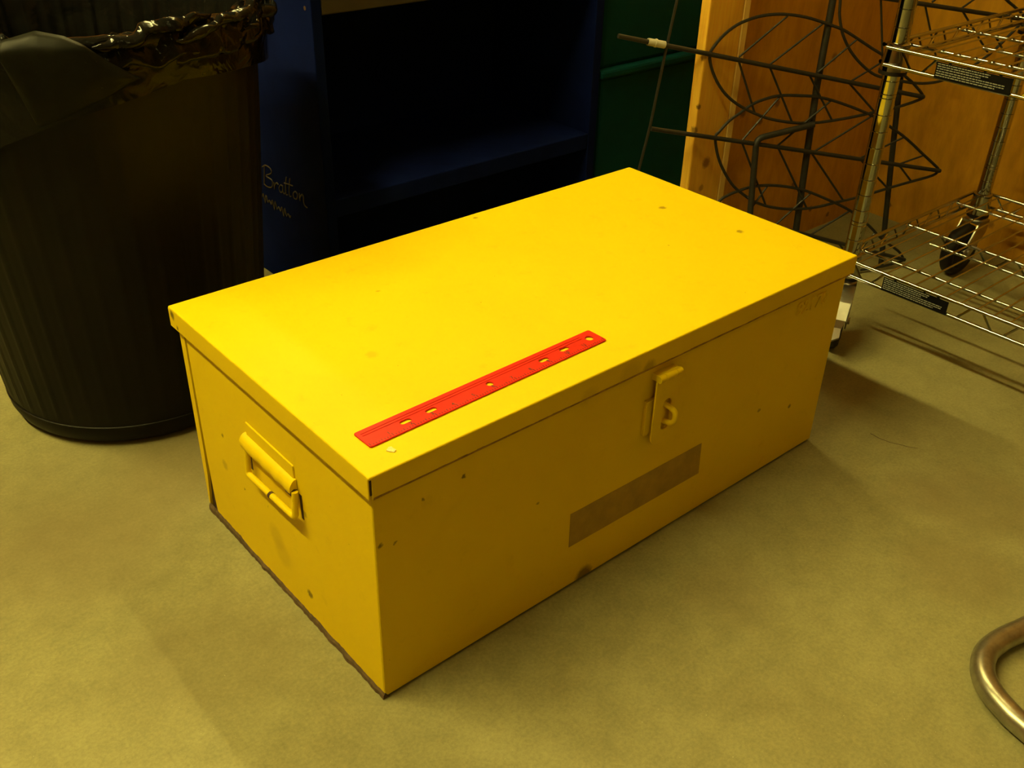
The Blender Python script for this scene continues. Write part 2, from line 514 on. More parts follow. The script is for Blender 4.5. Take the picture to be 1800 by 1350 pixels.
# rusted, flaking bottom edge of the left end
bm = bmesh.new()
prev = None
rng = random.Random(3)
nst = 90
for i in range(nst + 1):
    y = O + (D - 2 * O) * i / nst
    zt2 = 0.0075 + 0.003 * noise.noise((y * 40, 0, 3)) + 0.0015 * rng.random() + (0.003 if i > 70 else 0)
    xo = O - 0.0018 - 0.002 * max(0, noise.noise((y * 60, 5, 1)))
    vs = [bm.verts.new((xo - 0.001 * rng.random(), y, 0.0004)), bm.verts.new((xo, y, zt2 * 0.6)), bm.verts.new((O + 0.0005, y, zt2)), bm.verts.new((O + 0.006, y, 0.0004))]
    if prev:
        for k in range(4):
            bm.faces.new((prev[k], prev[(k + 1) % 4], vs[(k + 1) % 4], vs[k]))
    else:
        bm.faces.new(vs)
    prev = vs
bm.faces.new(prev[::-1])
link('bottom_edge', bm_mesh(bm), M['rust'], chest, label='rusted flaking bottom edge')
# drop handle on the left end
def yz(y, z, p):
    return (O - p, y, z)
bm = bmesh.new()
add_box(bm, (O - 0.0016, 0.153, 0.178), (O + 0.0005, 0.254, 0.2145), 0.0006, 1)
handle = link('handle', bm_mesh(bm), Y, chest, label='painted drop handle')
# rolled knuckle: swelling out of the plate over the bail
bm = bmesh.new()
rng = random.Random(5)
rows = []
for i in range(25):
    t = i / 24
    y = 0.258 - t * 0.108
    ring = []
    wob = 0.0010 * noise.noise((t * 9, 1, 2))
    for k in range(9):
        a = PI / 2 - PI * k / 8 * 1.05
        rr = 0.0085 + wob
        zz = 0.1875 + 0.011 * math.sin(a) + (0.001 * rng.random() if i in (0, 24) else 0)
        ring.append(bm.verts.new((O - 0.0005 - rr * max(0.0, math.cos(a)) * 1.05, y, zz)))
    rows.append(ring)
for A, B in zip(rows, rows[1:]):
    for k in range(8):
        bm.faces.new((A[k], A[k + 1], B[k + 1], B[k]))
bm.faces.new(rows[0]); bm.faces.new(rows[-1][::-1])
link('knuckle', bm_mesh(bm), Y, handle, smooth=True)
# ragged dark hole at the right end of the knuckle
bm = bmesh.new()
add_tube(bm, [(O - 0.0045, 0.1492, 0.1835), (O - 0.005, 0.160, 0.1825), (O - 0.0052, 0.167, 0.1795)], [0.0048, 0.0042, 0.0015], 7)
link('torn_end', bm_mesh(bm), M['dark_gap'], handle)
P1 = 0.0045
bail = round_path([yz(0.250, 0.186, P1), yz(0.2505, 0.150, P1 + 0.003), yz(0.1475, 0.1535, P1 + 0.003), yz(0.1485, 0.186, P1)], 0.006)
tube('bail', bail, 0.0037, Y, handle, 10)
tube('bail_notch', [yz(0.2005, 0.1518, P1 + 0.0032), yz(0.1965, 0.1519, P1 + 0.0032)], 0.0040, M['dark_gap'], handle, 10)
# recessed dark slots behind the two arms of the bail
for yy in (0.2545, 0.1450):
    box('arm_slot', (O - 0.0004, yy - 0.0022, 0.150), (O + 0.001, yy + 0.0022, 0.182), M['dark_gap'], handle)

# hasp on the front
hasp = None
bm = bmesh.new()
def hasp_outline(x0, x1, z0, z1, n=8):
    pts = [(x0, z1), (x0, z0 + 0.012)]
    for k in range(n + 1):
        a = PI + (PI / 2) * k / n
        pts.append((x0 + 0.014 + 0.014 * math.cos(a), z0 + 0.012 + 0.012 * math.sin(a)))
    for k in range(n + 1):
        a = 1.5 * PI + (PI / 2) * k / n
        pts.append((x1 - 0.014 + 0.014 * math.cos(a), z0 + 0.012 + 0.012 * math.sin(a)))
    pts.append((x1, z1))
    return pts
def plate_with_hole(outer, hole, y0, thick, bev):
    c = bpy.data.curves.new('plate', 'CURVE')
    c.dimensions = '2D'
    c.fill_mode = 'BOTH'
    c.extrude = thick / 2 - bev
    c.bevel_depth = bev
    c.bevel_resolution = 1
    for loop in (outer,) + tuple(hole):
        s = c.splines.new('POLY')
        s.points.add(len(loop) - 1)
        for p, q in zip(s.points, loop):
            p.co = (q[0], q[1], 0, 1)
        s.use_cyclic_u = True
    o = bpy.data.objects.new('plate_tmp', c)
    COL.objects.link(o)
    dg = bpy.context.evaluated_depsgraph_get()
    me = bpy.data.meshes.new_from_object(o.evaluated_get(dg))
    bpy.data.objects.remove(o)
    me.materials.clear()
    return me
def slot(cx, cz, hw, hh, n=8):
    pts = []
    for k in range(n + 1):
        a = -PI + PI * k / n
        pts.append((cx + hw * math.cos(a), cz - hh + hw + hw * math.sin(a)))
    for k in range(n + 1):
        a = PI * k / n
        pts.append((cx + hw * math.cos(a), cz + hh - hw + hw * math.sin(a)))
    return pts
bm.free()
me = plate_with_hole(hasp_outline(0.373, 0.4095, 0.160, 0.252), [slot(0.3945, 0.1975, 0.0075, 0.0215)], 0, 0.0022, 0.0004)
me.transform(frame((0, O - 0.0090, 0), (1, 0, 0), (0, 0, 1)))
hasp = link('hasp', me, Y, chest, label='painted hinged hasp')
# hinge pin in three knuckles
for a, b, r in ((0.3725, 0.3815, 0.0043), (0.3822, 0.3993, 0.0045), (0.4000, 0.4085, 0.0043)):
    tube('hinge_knuckle', [(a, O - 0.0118, 0.2520), (b, O - 0.0118, 0.2520)], r, Y, hasp, 12)
tube('hinge_pin', [(0.3735, O - 0.0118, 0.2520), (0.4075, O - 0.0118, 0.2520)], 0.0036, M['dark_gap'], hasp, 10)
box('hinge_leaf', (0.374, O - 0.0095, 0.247), (0.408, O, 0.2555), Y, hasp, 0.0006)
box('staple_plate', (0.3655, O - 0.0045, 0.176), (0.414, O, 0.2215), Y, hasp, 0.0008)
st = round_path([(0.3945, O - 0.001, 0.2085), (0.3975, O - 0.0205, 0.207), (0.3985, O - 0.0205, 0.187), (0.3955, O - 0.001, 0.1845)], 0.009)
tube('staple', st, 0.0034, Y, hasp, 10)

# brown patch of old tape on the front
bm = bmesh.new()
q = [(0.2606, 0.1135), (0.4845, 0.1110), (0.4872, 0.0630), (0.2613, 0.0645)]
a = [bm.verts.new((x, O - 0.0004, z)) for x, z in q]
b = [bm.verts.new((x, O + 0.0001, z)) for x, z in q]
bm.faces.new(a); bm.faces.new(b[::-1])
for i in range(4):
    bm.faces.new((a[i], b[i], b[(i + 1) % 4], a[(i + 1) % 4]))
link('tape_patch', bm_mesh(bm), M['tape'], chest, label='brown strip of old tape residue')
# overpainted number, raised under the yellow paint
me = text_mesh('92170', 0.0265, frame((0.6395, O - 0.0001, 0.2375), (1, 0, -0.02), (0.10, 0, 1)), extrude=0.0015, offset=0.0003, spacing=1.02)
link('number', me, Y, chest, label='raised number painted over in yellow')

# ================================================================== RED RULER
A0, A1 = Vector((0.0262, 0.0497, 0)), Vector((0.3345, 0.0567, 0))
xd = (A1 - A0).normalized()
yd = Vector((-xd.y, xd.x, 0))
RL, RWD = (A1 - A0).length, 0.0272
zr = H + 0.0003
def rect_round(x0, x1, y0, y1, r, n=4):
    pts = []
    for cx, cy, a0 in ((x1 - r, y1 - r, 0), (x0 + r, y1 - r, PI / 2), (x0 + r, y0 + r, PI), (x1 - r, y0 + r, 1.5 * PI)):
        for k in range(n + 1):
            a = a0 + PI / 2 * k / n
            pts.append((cx + r * math.cos(a), cy + r * math.sin(a)))
    return pts
def hslot(cx, cy, hw, hh):
    return [(cx + (x), cy + y) for x, y in rect_round(-hw, hw, -hh, hh, hh * 0.98, 4)]
def circ(cx, cy, r, n=16):
    return [(cx + r * math.cos(2 * PI * k / n), cy + r * math.sin(2 * PI * k / n)) for k in range(n)]
def loc2(px, py):
    v = Vector((px, py, 0)) - A0
    return v.dot(xd), v.dot(yd)
holes = []
for (px, py), hw in (((0.0748, 0.0499), 0.0062), ((0.1051, 0.0505), 0.0062), ((0.2528, 0.0532), 0.0062), ((0.2849, 0.0564), 0.0062)):
    u, v = loc2(px, py); holes.append(hslot(u, v, hw + 0.0004, 0.0032))
u, v = loc2(0.1789, 0.0521); holes.append(circ(u, v, 0.0042))
u, v = loc2(0.3223, 0.0567); holes.append(circ(u, v, 0.0050))
out = rect_round(0, RL, -RWD / 2, RWD / 2, 0.0022)
me = plate_with_hole(out, holes, 0, 0.0015, 0.0005)
fm = frame((A0.x, A0.y, zr + 0.0008), xd, yd)
me.transform(fm)
ruler = thing('ruler', (A0.x + RL / 2, A0.y, H), 'red plastic ruler lying on the yellow chest lid', 'ruler')
body = link('blade', me, M['red'], ruler)
box_r = bmesh.new()
for y0, y1 in ((0.0042, 0.0052), (0.0078, 0.0086)):
    r0 = len(box_r.verts)
    add_box(box_r, (0.004, y0, 0.0006), (RL - 0.02, y1, 0.00115))
me = bm_mesh(box_r); me.transform(fm)
link('ridge', me, M['red'], ruler)
bm = bmesh.new()
inch = 0.0254
for k in range(int(12 * 8) + 1):
    x = 0.0015 + k * inch / 8
    if x > RL - 0.002: break
    ln = 0.0042 if k % 8 == 0 else (0.003 if k % 4 == 0 else 0.0019)
    add_box(bm, (x - 0.0003, -RWD / 2 + 0.001, 0.0006), (x + 0.0003, -RWD / 2 + 0.001 + ln, 0.0010))
me = bm_mesh(bm); me.transform(fm)
link('tick_marks', me, M['red_dark'], ruler, kind='stuff')
for k in range(1, 12):
    mt = text_mesh(str(k), 0.0062, fm @ Matrix.Translation((0.0015 + k * inch - 0.0035, -RWD / 2 + 0.0048, 0.00105)), offset=0.00012)
    link('numeral', mt, M['red_dark'], ruler)

# scrap of torn tape near the ruler's end
bm = bmesh.new()
rng = random.Random(11)
pts = []
for k in range(9):
    a = 2 * PI * k / 9
    r = 0.0045 * (0.6 + 0.7 * rng.random())
    pts.append((0.0385 + r * math.cos(a) * 0.8, 0.0222 + r * math.sin(a), H + 0.0006 + 0.0012 * rng.random()))
vv = [bm.verts.new(p) for p in pts]
c0 = bm.verts.new((0.0385, 0.0222, H + 0.0024))
cb = [bm.verts.new((p[0], p[1], H + 0.0001)) for p in pts]
for k in range(9):
    bm.faces.new((vv[k], vv[(k + 1) % 9], c0))
    bm.faces.new((cb[k], cb[(k + 1) % 9], vv[(k + 1) % 9], vv[k]))
bm.faces.new(cb[::-1])
tag(link('tape_scrap', bm_mesh(bm), M['paper']), 'tiny pale scrap of torn tape on the lid below the ruler end', 'scrap')

# ================================================================== TRASH BIN
BC = (0.0697, 0.7584)
def bin_r(z):
    return 0.184 + 0.0837 * z
bin_t = thing('trash_bin', (BC[0], BC[1], 0), 'large round black plastic bin with faint upright ribs behind the chest', 'bin')
bm = bmesh.new()
seg = 288
nrib = 48
prof = [0.004, 0.008, 0.020, 0.028, 0.033, 0.05, 0.15, 0.30, 0.42, 0.50, 0.545]
rings = []
for z in prof:
    ring = []
    for k in range(seg):
        a = 2 * PI * k / seg
        ph = (a * nrib / (2 * PI)) % 1.0
        rib = (0.0016 * max(0, 1 - abs(ph - 0.5) / 0.10)) if 0.035 < z < 0.5 else 0.0
        r = bin_r(z) + rib
        if z < 0.006: r -= 0.008
        elif z < 0.01: r -= 0.003
        elif z <= 0.028: r += 0.0012
        ring.append(bm.verts.new((BC[0] + r * math.cos(a), BC[1] + r * math.sin(a), z)))
    rings.append(ring)
for A, B in zip(rings, rings[1:]):
    for k in range(seg):
        bm.faces.new((A[k], A[(k + 1) % seg], B[(k + 1) % seg], B[k]))
bm.faces.new(rings[0][::-1])
link('body', bm_mesh(bm), M['bin'], bin_t, smooth=True)
bm = bmesh.new()
add_tube(bm, [(BC[0] + 0.233 * math.cos(2 * PI * k / 96), BC[1] + 0.233 * math.sin(2 * PI * k / 96), 0.545) for k in range(96)], 0.006, 8, closed=True)
link('rim', bm_mesh(bm), M['bin'], bin_t, smooth=True)
bm = bmesh.new()
add_tube(bm, [(BC[0] + 0.1875 * math.cos(2 * PI * k / 96), BC[1] + 0.1875 * math.sin(2 * PI * k / 96), 0.0335) for k in range(96)], 0.0016, 6, closed=True)
link('base_bead', bm_mesh(bm), M['bin'], bin_t, smooth=True)

# bag liner folded over the rim
HEM = [(0, 0.475), (120, 0.45), (180, 0.40), (205, 0.385), (222, 0.42), (229, 0.449), (247, 0.477), (262, 0.490), (279, 0.5035), (304, 0.495), (318, 0.487), (330, 0.480), (360, 0.475)]
bag = thing('bin_liner', (BC[0], BC[1], 0.40), 'glossy black plastic bag crumpled over the rim of the black bin', 'bag')
bm = bmesh.new()
seg = 560
_rc = random.Random(21)
_waves = [(Vector((_rc.gauss(0, 1), _rc.gauss(0, 1), _rc.gauss(0, 1))).normalized(), _rc.uniform(9, 42), _rc.random()) for _ in range(9)]
def fold_field(p):
    # sum of triangle waves in random directions: flat facets meeting in sharp creases
    h = 0.0
    q = p + Vector((noise.noise(p * 14), noise.noise(p * 14 + Vector((7, 7, 7))), noise.noise(p * 14 + Vector((3, 9, 1))))) * 0.012
    for d, f, ph in _waves:
        x = q.dot(d) * f + ph
        h += (abs((x % 1.0) - 0.5) * 4 - 1) * (12.0 / f)
    return h / 3.0
def crinkle(a, s, amp):
    return amp * fold_field(Vector((math.cos(a) * 0.24, math.sin(a) * 0.24, s * 0.10)))
rows = []
nv_in, nv_out = 16, 30
for v in range(nv_in + nv_out + 1):
    ring = []
    for k in range(seg):
        a = 2 * PI * k / seg
        deg = math.degrees(a)
        fold = noise.noise((math.cos(a) * 9, math.sin(a) * 9, 2.0)) * 0.010 + noise.noise((math.cos(a) * 22, math.sin(a) * 22, 4.0)) * 0.006
        if v <= nv_in:                       # inside wall, hanging in folds
            t = v / nv_in
            z = 0.30 + (0.556 - 0.30) * t
            r = bin_r(z) - 0.006 - 0.030 * (1 - t) + fold * (1.3 - 0.9 * t)
            z += crinkle(a, 0.2 + t, 0.0022) * t
        else:                                # over the rim and down the outside
            t = (v - nv_in) / nv_out
            hem = interp(HEM, deg)
            if t < 0.25:
                q = t / 0.25 * PI
                r = 0.233 - 0.010 * math.cos(q) + 0.004 * math.sin(q)
                z = 0.556 + 0.008 * math.sin(q) - 0.003 * t
            else:
                q = (t - 0.25) / 0.75
                z = 0.553 + (hem - 0.553) * q
                r = max(0.243 - 0.004 * q, bin_r(z) + 0.0035)
            amp = 0.0055 * (1 - t) ** 1.6 + 0.0006
            cr_ = crinkle(a, 1 + t * 1.0, amp)
            r += max(cr_, -0.004) if t > 0.2 else cr_ * 0.7
            r = max(r, bin_r(z) + 0.004) if t > 0.3 else r
            z += crinkle(a + 3.0, 0.7 + t, 0.0042) * (1 - t)
        ring.append(bm.verts.new((BC[0] + r * math.cos(a), BC[1] + r * math.sin(a), z)))
    rows.append(ring)
for A, B in zip(rows, rows[1:]):
    for k in range(seg):
        bm.faces.new((A[k], A[(k + 1) % seg], B[(k + 1) % seg], B[k]))
bm.faces.new(rows[0][::-1])
link('film', bm_mesh(bm), M['bag'], bag, smooth=True, sharp=28)
# crumpled turn-over of the film along the rim: flat facets between sharp creases
def crumple(d0, d1, zc, rc, w_in, w_out, drop, amp, sd):
    bm = bmesh.new()
    nu_, nv_ = int(abs(d1 - d0) * 2.6), 22
    grid = []
    for i in range(nu_ + 1):
        u_ = i / nu_
        a = math.radians(d0 + (d1 - d0) * u_)
        ease = min(1.0, u_ / 0.10, (1 - u_) / 0.10)
        lift = 0.007 * noise.noise((u_ * 5, sd, 1.5))
        row = []
        for j in range(nv_ + 1):
            v_ = j / nv_
            q = PI * (1 - v_)
            r = rc + (w_out if v_ > 0.5 else w_in) * math.cos(q) * -1 * -1 * (1 if v_ > 0.5 else 1)
            z = zc + lift + 0.012 * math.sin(q) * ease - (drop * (v_ - 0.5) * 2 if v_ > 0.5 else 0)
            p = Vector((BC[0] + r * math.cos(a), BC[1] + r * math.sin(a), z))
            f1 = fold_field(p * 1.5 + Vector((sd, 0, 0)))
            f2 = fold_field(p * 1.5 + Vector((0, sd, 3)))
            k_ = amp * (0.35 + 0.65 * math.sin(PI * min(1, v_ * 1.1)))
            r2 = max(r + f1 * k_, bin_r(z) + 0.010 if v_ > 0.6 else 0.0)
            row.append(bm.verts.new((BC[0] + r2 * math.cos(a), BC[1] + r2 * math.sin(a), z + f2 * k_ * 0.8)))
        grid.append(row)
    for A, B in zip(grid, grid[1:]):
        for j in range(nv_):
            bm.faces.new((A[j], A[j + 1], B[j + 1], B[j]))
    o = link('crumpled_edge', bm_mesh(bm), M['bag'], bag, smooth=True, sharp=14)
    md = o.modifiers.new('thickness', 'SOLIDIFY'); md.thickness = 0.0006; md.offset = -1
    return o
crumple(256, 292, 0.549, 0.238, 0.014, 0.013, 0.020, 0.0085, 1.0)
crumple(276, 322, 0.553, 0.239, 0.015, 0.014, 0.028, 0.0095, 2.0)
crumple(300, 352, 0.553, 0.238, 0.016, 0.014, 0.022, 0.0105, 3.0)
crumple(196, 240, 0.550, 0.238, 0.014, 0.012, 0.020, 0.0080, 5.0)
crumple(345, 410, 0.553, 0.238, 0.016, 0.013, 0.020, 0.0095, 6.0)
# rope-like twisted folds of the film lying on the turn-over
def twist(d0, d1, z0, z1, r0, r1, rad, sd):
    bm = bmesh.new()
    n = 110
    pts, rr = [], []
    for k in range(n + 1):
        t = k / n
        a = math.radians(d0 + (d1 - d0) * t)
        q = r0 + (r1 - r0) * t + noise.noise((t * 6, sd, 0.3)) * 0.004
        pts.append((BC[0] + q * math.cos(a), BC[1] + q * math.sin(a), z0 + (z1 - z0) * t + noise.noise((t * 6, sd, 8)) * 0.004))
        rr.append(max(0.0010, rad * math.sin(PI * t) ** 0.5))
    add_tube(bm, pts, rr, 18)
    for vtx in bm.verts:
        p = vtx.co
        vtx.co += Vector((fold_field(p), fold_field(p + Vector((5, 5, 5))), fold_field(p + Vector((9, 1, 4))))) * 0.0060
    return link('twisted_fold', bm_mesh(bm), M['bag'], bag, smooth=True, sharp=24)
twist(256, 290, 0.553, 0.570, 0.247, 0.244, 0.0085, 1.0)
twist(276, 316, 0.548, 0.574, 0.252, 0.247, 0.0070, 2.0)
twist(300, 342, 0.545, 0.566, 0.252, 0.250, 0.0075, 3.0)
twist(304, 352, 0.576, 0.564, 0.234, 0.243, 0.0075, 4.0)
# broad smooth flap hanging over the front left of the rim
TOP = [(234.6, 0.552), (236, 0.5646), (243.7, 0.5726), (250, 0.567), (254, 0.5586), (259, 0.539), (265.6, 0.5185)]
BOT = [(234.6, 0.550), (240, 0.4735), (246, 0.482), (259, 0.5045), (265.6, 0.5175)]
bm = bmesh.new()
rows = []
nu, nv = 46, 16
for i in range(nu + 1):
    deg = 234.6 + (265.6 - 234.6) * i / nu
    t0, b0 = interp(TOP, deg), interp(BOT, deg)
    ring = []
    for j in range(nv + 1):
        s = j / nv
        z = b0 + (t0 - b0) * s
        r = 0.2535 + 0.004 * math.sin(PI * s) + 0.0012 * noise.noise((deg * 0.2, s * 4, 2)) - max(0, z - 0.556) * 0.75
        a = math.radians(deg)
        ring.append(bm.verts.new((BC[0] + r * math.cos(a), BC[1] + r * math.sin(a), z)))
    rows.append(ring)
for A, B in zip(rows, rows[1:]):
    for j in range(nv):
        bm.faces.new((A[j], A[j + 1], B[j + 1], B[j]))
fo = link('flap', bm_mesh(bm), M['flap'], bag, smooth=True, label='flat dusty flap of black plastic')
sm = fo.modifiers.new('thickness', 'SOLIDIFY'); sm.thickness = 0.0012; sm.offset = -1

# ================================================================== NAVY BOOKSHELF
bx0, bx1, by0, by1, bh = 0.404, 1.013, 0.740, 1.040, 0.98
shelf = thing('bookshelf', ((bx0 + bx1) / 2, (by0 + by1) / 2, 0), 'dark navy blue bookshelf with empty shelves behind the chest', 'bookshelf')
side = box('side_panel', (bx0, by0, 0), (bx0 + 0.018, by1, bh), M['navy'], shelf, 0.0015)
box('side_panel', (bx1 - 0.02, by0, 0), (bx1, by1, bh), M['navy'], shelf, 0.0015)
box('back_panel', (bx0 + 0.018, by1 - 0.008, 0.02), (bx1 - 0.02, by1, bh - 0.02), M['navy'], shelf)
box('shelf_board', (bx0 + 0.018, by0 + 0.001, 0.180), (bx1 - 0.02, by1 - 0.008, 0.211), M['navy'], shelf, 0.002)
box('shelf_board', (bx0 + 0.018, by0 + 0.001, 0.498), (bx1 - 0.02, by1 - 0.008, 0.530), M['shelf_edge'], shelf, 0.002)
box('shelf_board', (bx0 + 0.018, by0 + 0.001, 0.76), (bx1 - 0.02, by1 - 0.008, 0.79), M['navy'], shelf, 0.002)
box('top_board', (bx0 - 0.004, by0 - 0.004, bh), (bx1 + 0.004, by1, bh + 0.02), M['navy'], shelf, 0.002)
box('kick_board', (bx0 + 0.018, by0 + 0.16, 0), (bx1 - 0.02, by0 + 0.175, 0.180), M['navy'], shelf)
tube('peg_hole', [(bx0 - 0.0004, 0.757, 0.508), (bx0 + 0.001, 0.757, 0.508)], 0.0032, M['dark_gap'], shelf, 10)
# painted script lettering on the outer side, and an illegible second word
SCRIPT = [[(0.0, 0.0), (0.03, 0.5), (0.05, 1.0)], [(-0.08, 0.9), (0.10, 1.05), (0.36, 1.0), (0.42, 0.78), (0.12, 0.52), (0.45, 0.42), (0.46, 0.10), (0.20, -0.03), (0.0, 0.05)],
          [(0.56, 0.38), (0.60, 0.02), (0.61, 0.22), (0.70, 0.40), (0.80, 0.34)], [(1.06, 0.36), (0.92, 0.38), (0.84, 0.18), (0.92, 0.0), (1.03, 0.12), (1.06, 0.36), (1.06, 0.08), (1.13, 0.02), (1.20, 0.15)],
          [(1.24, 0.92), (1.20, 0.40), (1.22, 0.04), (1.30, 0.05)], [(1.12, 0.56), (1.35, 0.60), (1.58, 0.62)], [(1.43, 0.92), (1.39, 0.40), (1.41, 0.04), (1.50, 0.06)],
          [(1.72, 0.40), (1.60, 0.26), (1.64, 0.03), (1.78, 0.05), (1.82, 0.28), (1.72, 0.40)], [(1.92, 0.40), (1.95, 0.02), (1.96, 0.22), (2.05, 0.40), (2.13, 0.30), (2.14, 0.06), (2.20, -0.10), (2.32, -0.16)]]
bm = bmesh.new()
for st_ in SCRIPT:
    n = len(st_)
    pp = []
    for i in range(n - 1):
        p0, p1, p2, p3 = (Vector(st_[max(0, min(n - 1, i + k - 1))] + (0.0,)) for k in range(4))
        for s_ in range(5):
            q_ = s_ / 5
            pp.append(0.5 * ((2 * p1) + (-p0 + p2) * q_ + (2 * p0 - 5 * p1 + 4 * p2 - p3) * q_ * q_ + (-p0 + 3 * p1 - 3 * p2 + p3) * q_ ** 3))
    pp.append(Vector(st_[-1] + (0.0,)))
    add_tube(bm, [(bx0 - 0.0003, 0.951 - p.x * 0.064 - p.y * 0.006, 0.1775 + p.x * 0.0045 + p.y * 0.037) for p in pp], 0.0012, 5)
link('lettering', bm_mesh(bm), M['gold'], side, label='faded gold script lettering')
bm = bmesh.new()
pts = [(bx0 - 0.0004, 0.962 - 0.098 * k / 60, 0.152 - 0.006 * k / 60 + 0.009 * math.sin(k * 0.95) * (0.6 + 0.4 * math.sin(k * 0.31))) for k in range(61)]
add_tube(bm, pts, 0.0012, 5)
link('lettering', bm_mesh(bm), M['gold'], side, label='faded illegible gold script')

# ================================================================== GREEN CONTAINER
gx0, gx1, gy0, gy1 = 1.0225, 1.40, 0.745, 1.02
gr = thing('green_container', ((gx0 + gx1) / 2, (gy0 + gy1) / 2, 0), 'dark green plastic container with a raised lip beside the bookshelf', 'container')
box('lower_body', (gx0, gy0, 0), (gx1, gy1, 0.312), M['green'], gr, 0.008)
box('lip', (gx0 - 0.006, gy0 - 0.010, 0.310), (gx1 + 0.006, gy1, 0.3265), M['green'], gr, 0.005)
box('upper_body', (gx0 + 0.002, gy0 + 0.006, 0.3255), (gx1 - 0.002, gy1 - 0.004, 0.62), M['green'], gr, 0.008)

# ================================================================== LEAF TRELLIS
PH, LN = math.radians(-22), math.radians(5)
hd = Vector((math.cos(PH), math.sin(PH), 0))
nb = Vector((-math.sin(PH), math.cos(PH), 0))
wd = Vector((0, 0, 1)) * math.cos(LN) + nb * math.sin(LN)
P0 = Vector((1.0, 0.395, 0))
def TP(q, off=0.0):
    return P0 + hd * q[0] + wd * q[1] + nb * off
trel = thing('leaf_trellis', tuple(TP((0.16, 0.0))), 'dark wire plant stand with leaf shaped panels against the wooden wall', 'plant stand')
mid1 = [[-0.0497, 0.4265], [0.3850, 0.3297]]
up1 = [[-0.0518, 0.426], [-0.0444, 0.4394], [-0.0286, 0.4559], [-0.0067, 0.4697], [0.0159, 0.4773], [0.039, 0.4817], [0.0687, 0.4828], [0.0993, 0.4798], [0.1308, 0.4734], [0.1633, 0.4636], [0.1965, 0.4526], [0.228, 0.4369], [0.2603, 0.4195], [0.2932, 0.4018], [0.3423, 0.3663], [0.3603, 0.3542], [0.3862, 0.3310]]
lo1 = [[-0.0469, 0.4056], [-0.0341, 0.3818], [-0.0154, 0.3598], [0.0078, 0.3424], [0.0339, 0.3286], [0.0666, 0.3154], [0.0992, 0.307], [0.1319, 0.3015], [0.1645, 0.2993], [0.1969, 0.3002], [0.2295, 0.3025], [0.2556, 0.305], [0.2883, 0.3088], [0.3346, 0.3145], [0.3773, 0.3237]]
v1 = [[[0.002, 0.4193], [0.0858, 0.4791]], [[0.0627, 0.4043], [0.1548, 0.4634]], [[0.1584, 0.3855], [0.2282, 0.4356]], [[0.2245, 0.3648], [0.2951, 0.3991]],
      [[0.0014, 0.4147], [0.0436, 0.3252]], [[0.0618, 0.4012], [0.1201, 0.3034]], [[0.1409, 0.3837], [0.2014, 0.3006]], [[0.2225, 0.3652], [0.2883, 0.3088]]]
mid2 = [[-0.0277, 0.2893], [0.4534, 0.1893]]
up2 = [[-0.0278, 0.2901], [-0.0211, 0.299], [-0.0045, 0.3153], [0.0156, 0.3272], [0.0328, 0.338], [0.0504, 0.3448], [0.0746, 0.3498], [0.0994, 0.3508], [0.1313, 0.3481], [0.1605, 0.3445], [0.1941, 0.3362], [0.2253, 0.3258], [0.2573, 0.3139], [0.2863, 0.3019], [0.3292, 0.2786], [0.3693, 0.2538], [0.4123, 0.2219], [0.4403, 0.2013], [0.4534, 0.1893]]
lo2 = [[-0.022, 0.2636], [-0.0119, 0.2406], [0.0013, 0.2197], [0.0177, 0.1996], [0.0387, 0.1831], [0.0596, 0.1694], [0.0871, 0.1577], [0.1144, 0.1505], [0.1416, 0.1462], [0.1687, 0.1442], [0.2025, 0.145], [0.2359, 0.1494], [0.2699, 0.1527], [0.3173, 0.1601], [0.3686, 0.1689], [0.3998, 0.1735], [0.4416, 0.1803]]
v2 = [[[0.0224, 0.2785], [0.0905, 0.3504]], [[0.0939, 0.264], [0.1941, 0.3362]], [[0.1711, 0.248], [0.2829, 0.3022]], [[0.27, 0.2275], [0.3611, 0.2586]], [[0.3584, 0.209], [0.414, 0.2211]],
      [[0.0234, 0.2785], [0.0871, 0.1577]], [[0.0963, 0.2632], [0.1738, 0.1443]], [[0.1653, 0.249], [0.251, 0.1505]], [[0.2711, 0.2272], [0.3445, 0.1651]], [[0.3597, 0.208], [0.3964, 0.1723]]]
def smooth_loop(pts, sub=3):
    n = len(pts)
    out = []
    for i in range(n):
        p0, p1, p2, p3 = (Vector(pts[(i + k - 1) % n] + [0] if len(pts[0]) == 2 else pts[(i + k - 1) % n]) for k in range(4))
        for s in range(sub):
            t = s / sub
            q = 0.5 * ((2 * p1) + (-p0 + p2) * t + (2 * p0 - 5 * p1 + 4 * p2 - p3) * t * t + (-p0 + 3 * p1 - 3 * p2 + p3) * t ** 3)
            out.append(q)
    return out
def build_leaf(up, lo, mid, veins, tip_r=0.0026):
    loop = up + lo[::-1]
    lp = smooth_loop(loop, 3)
    leaf = tube('leaf', [TP((p.x, p.y)) for p in lp], 0.0026, M['iron'], trel, 7, closed=True)
    tube('midrib', [TP(q, -0.004) for q in mid], 0.0038, M['iron'], leaf, 8)
    for a, b in veins:
        tube('vein', [TP(a, -0.001), TP(b, 0.0)], 0.0019, M['iron'], leaf, 6)
    return leaf
build_leaf(up1, lo1, [[-0.2179, 0.4639]] + mid1, v1)
build_leaf(up2, lo2, [[-0.1512, 0.3147]] + mid2, v2)
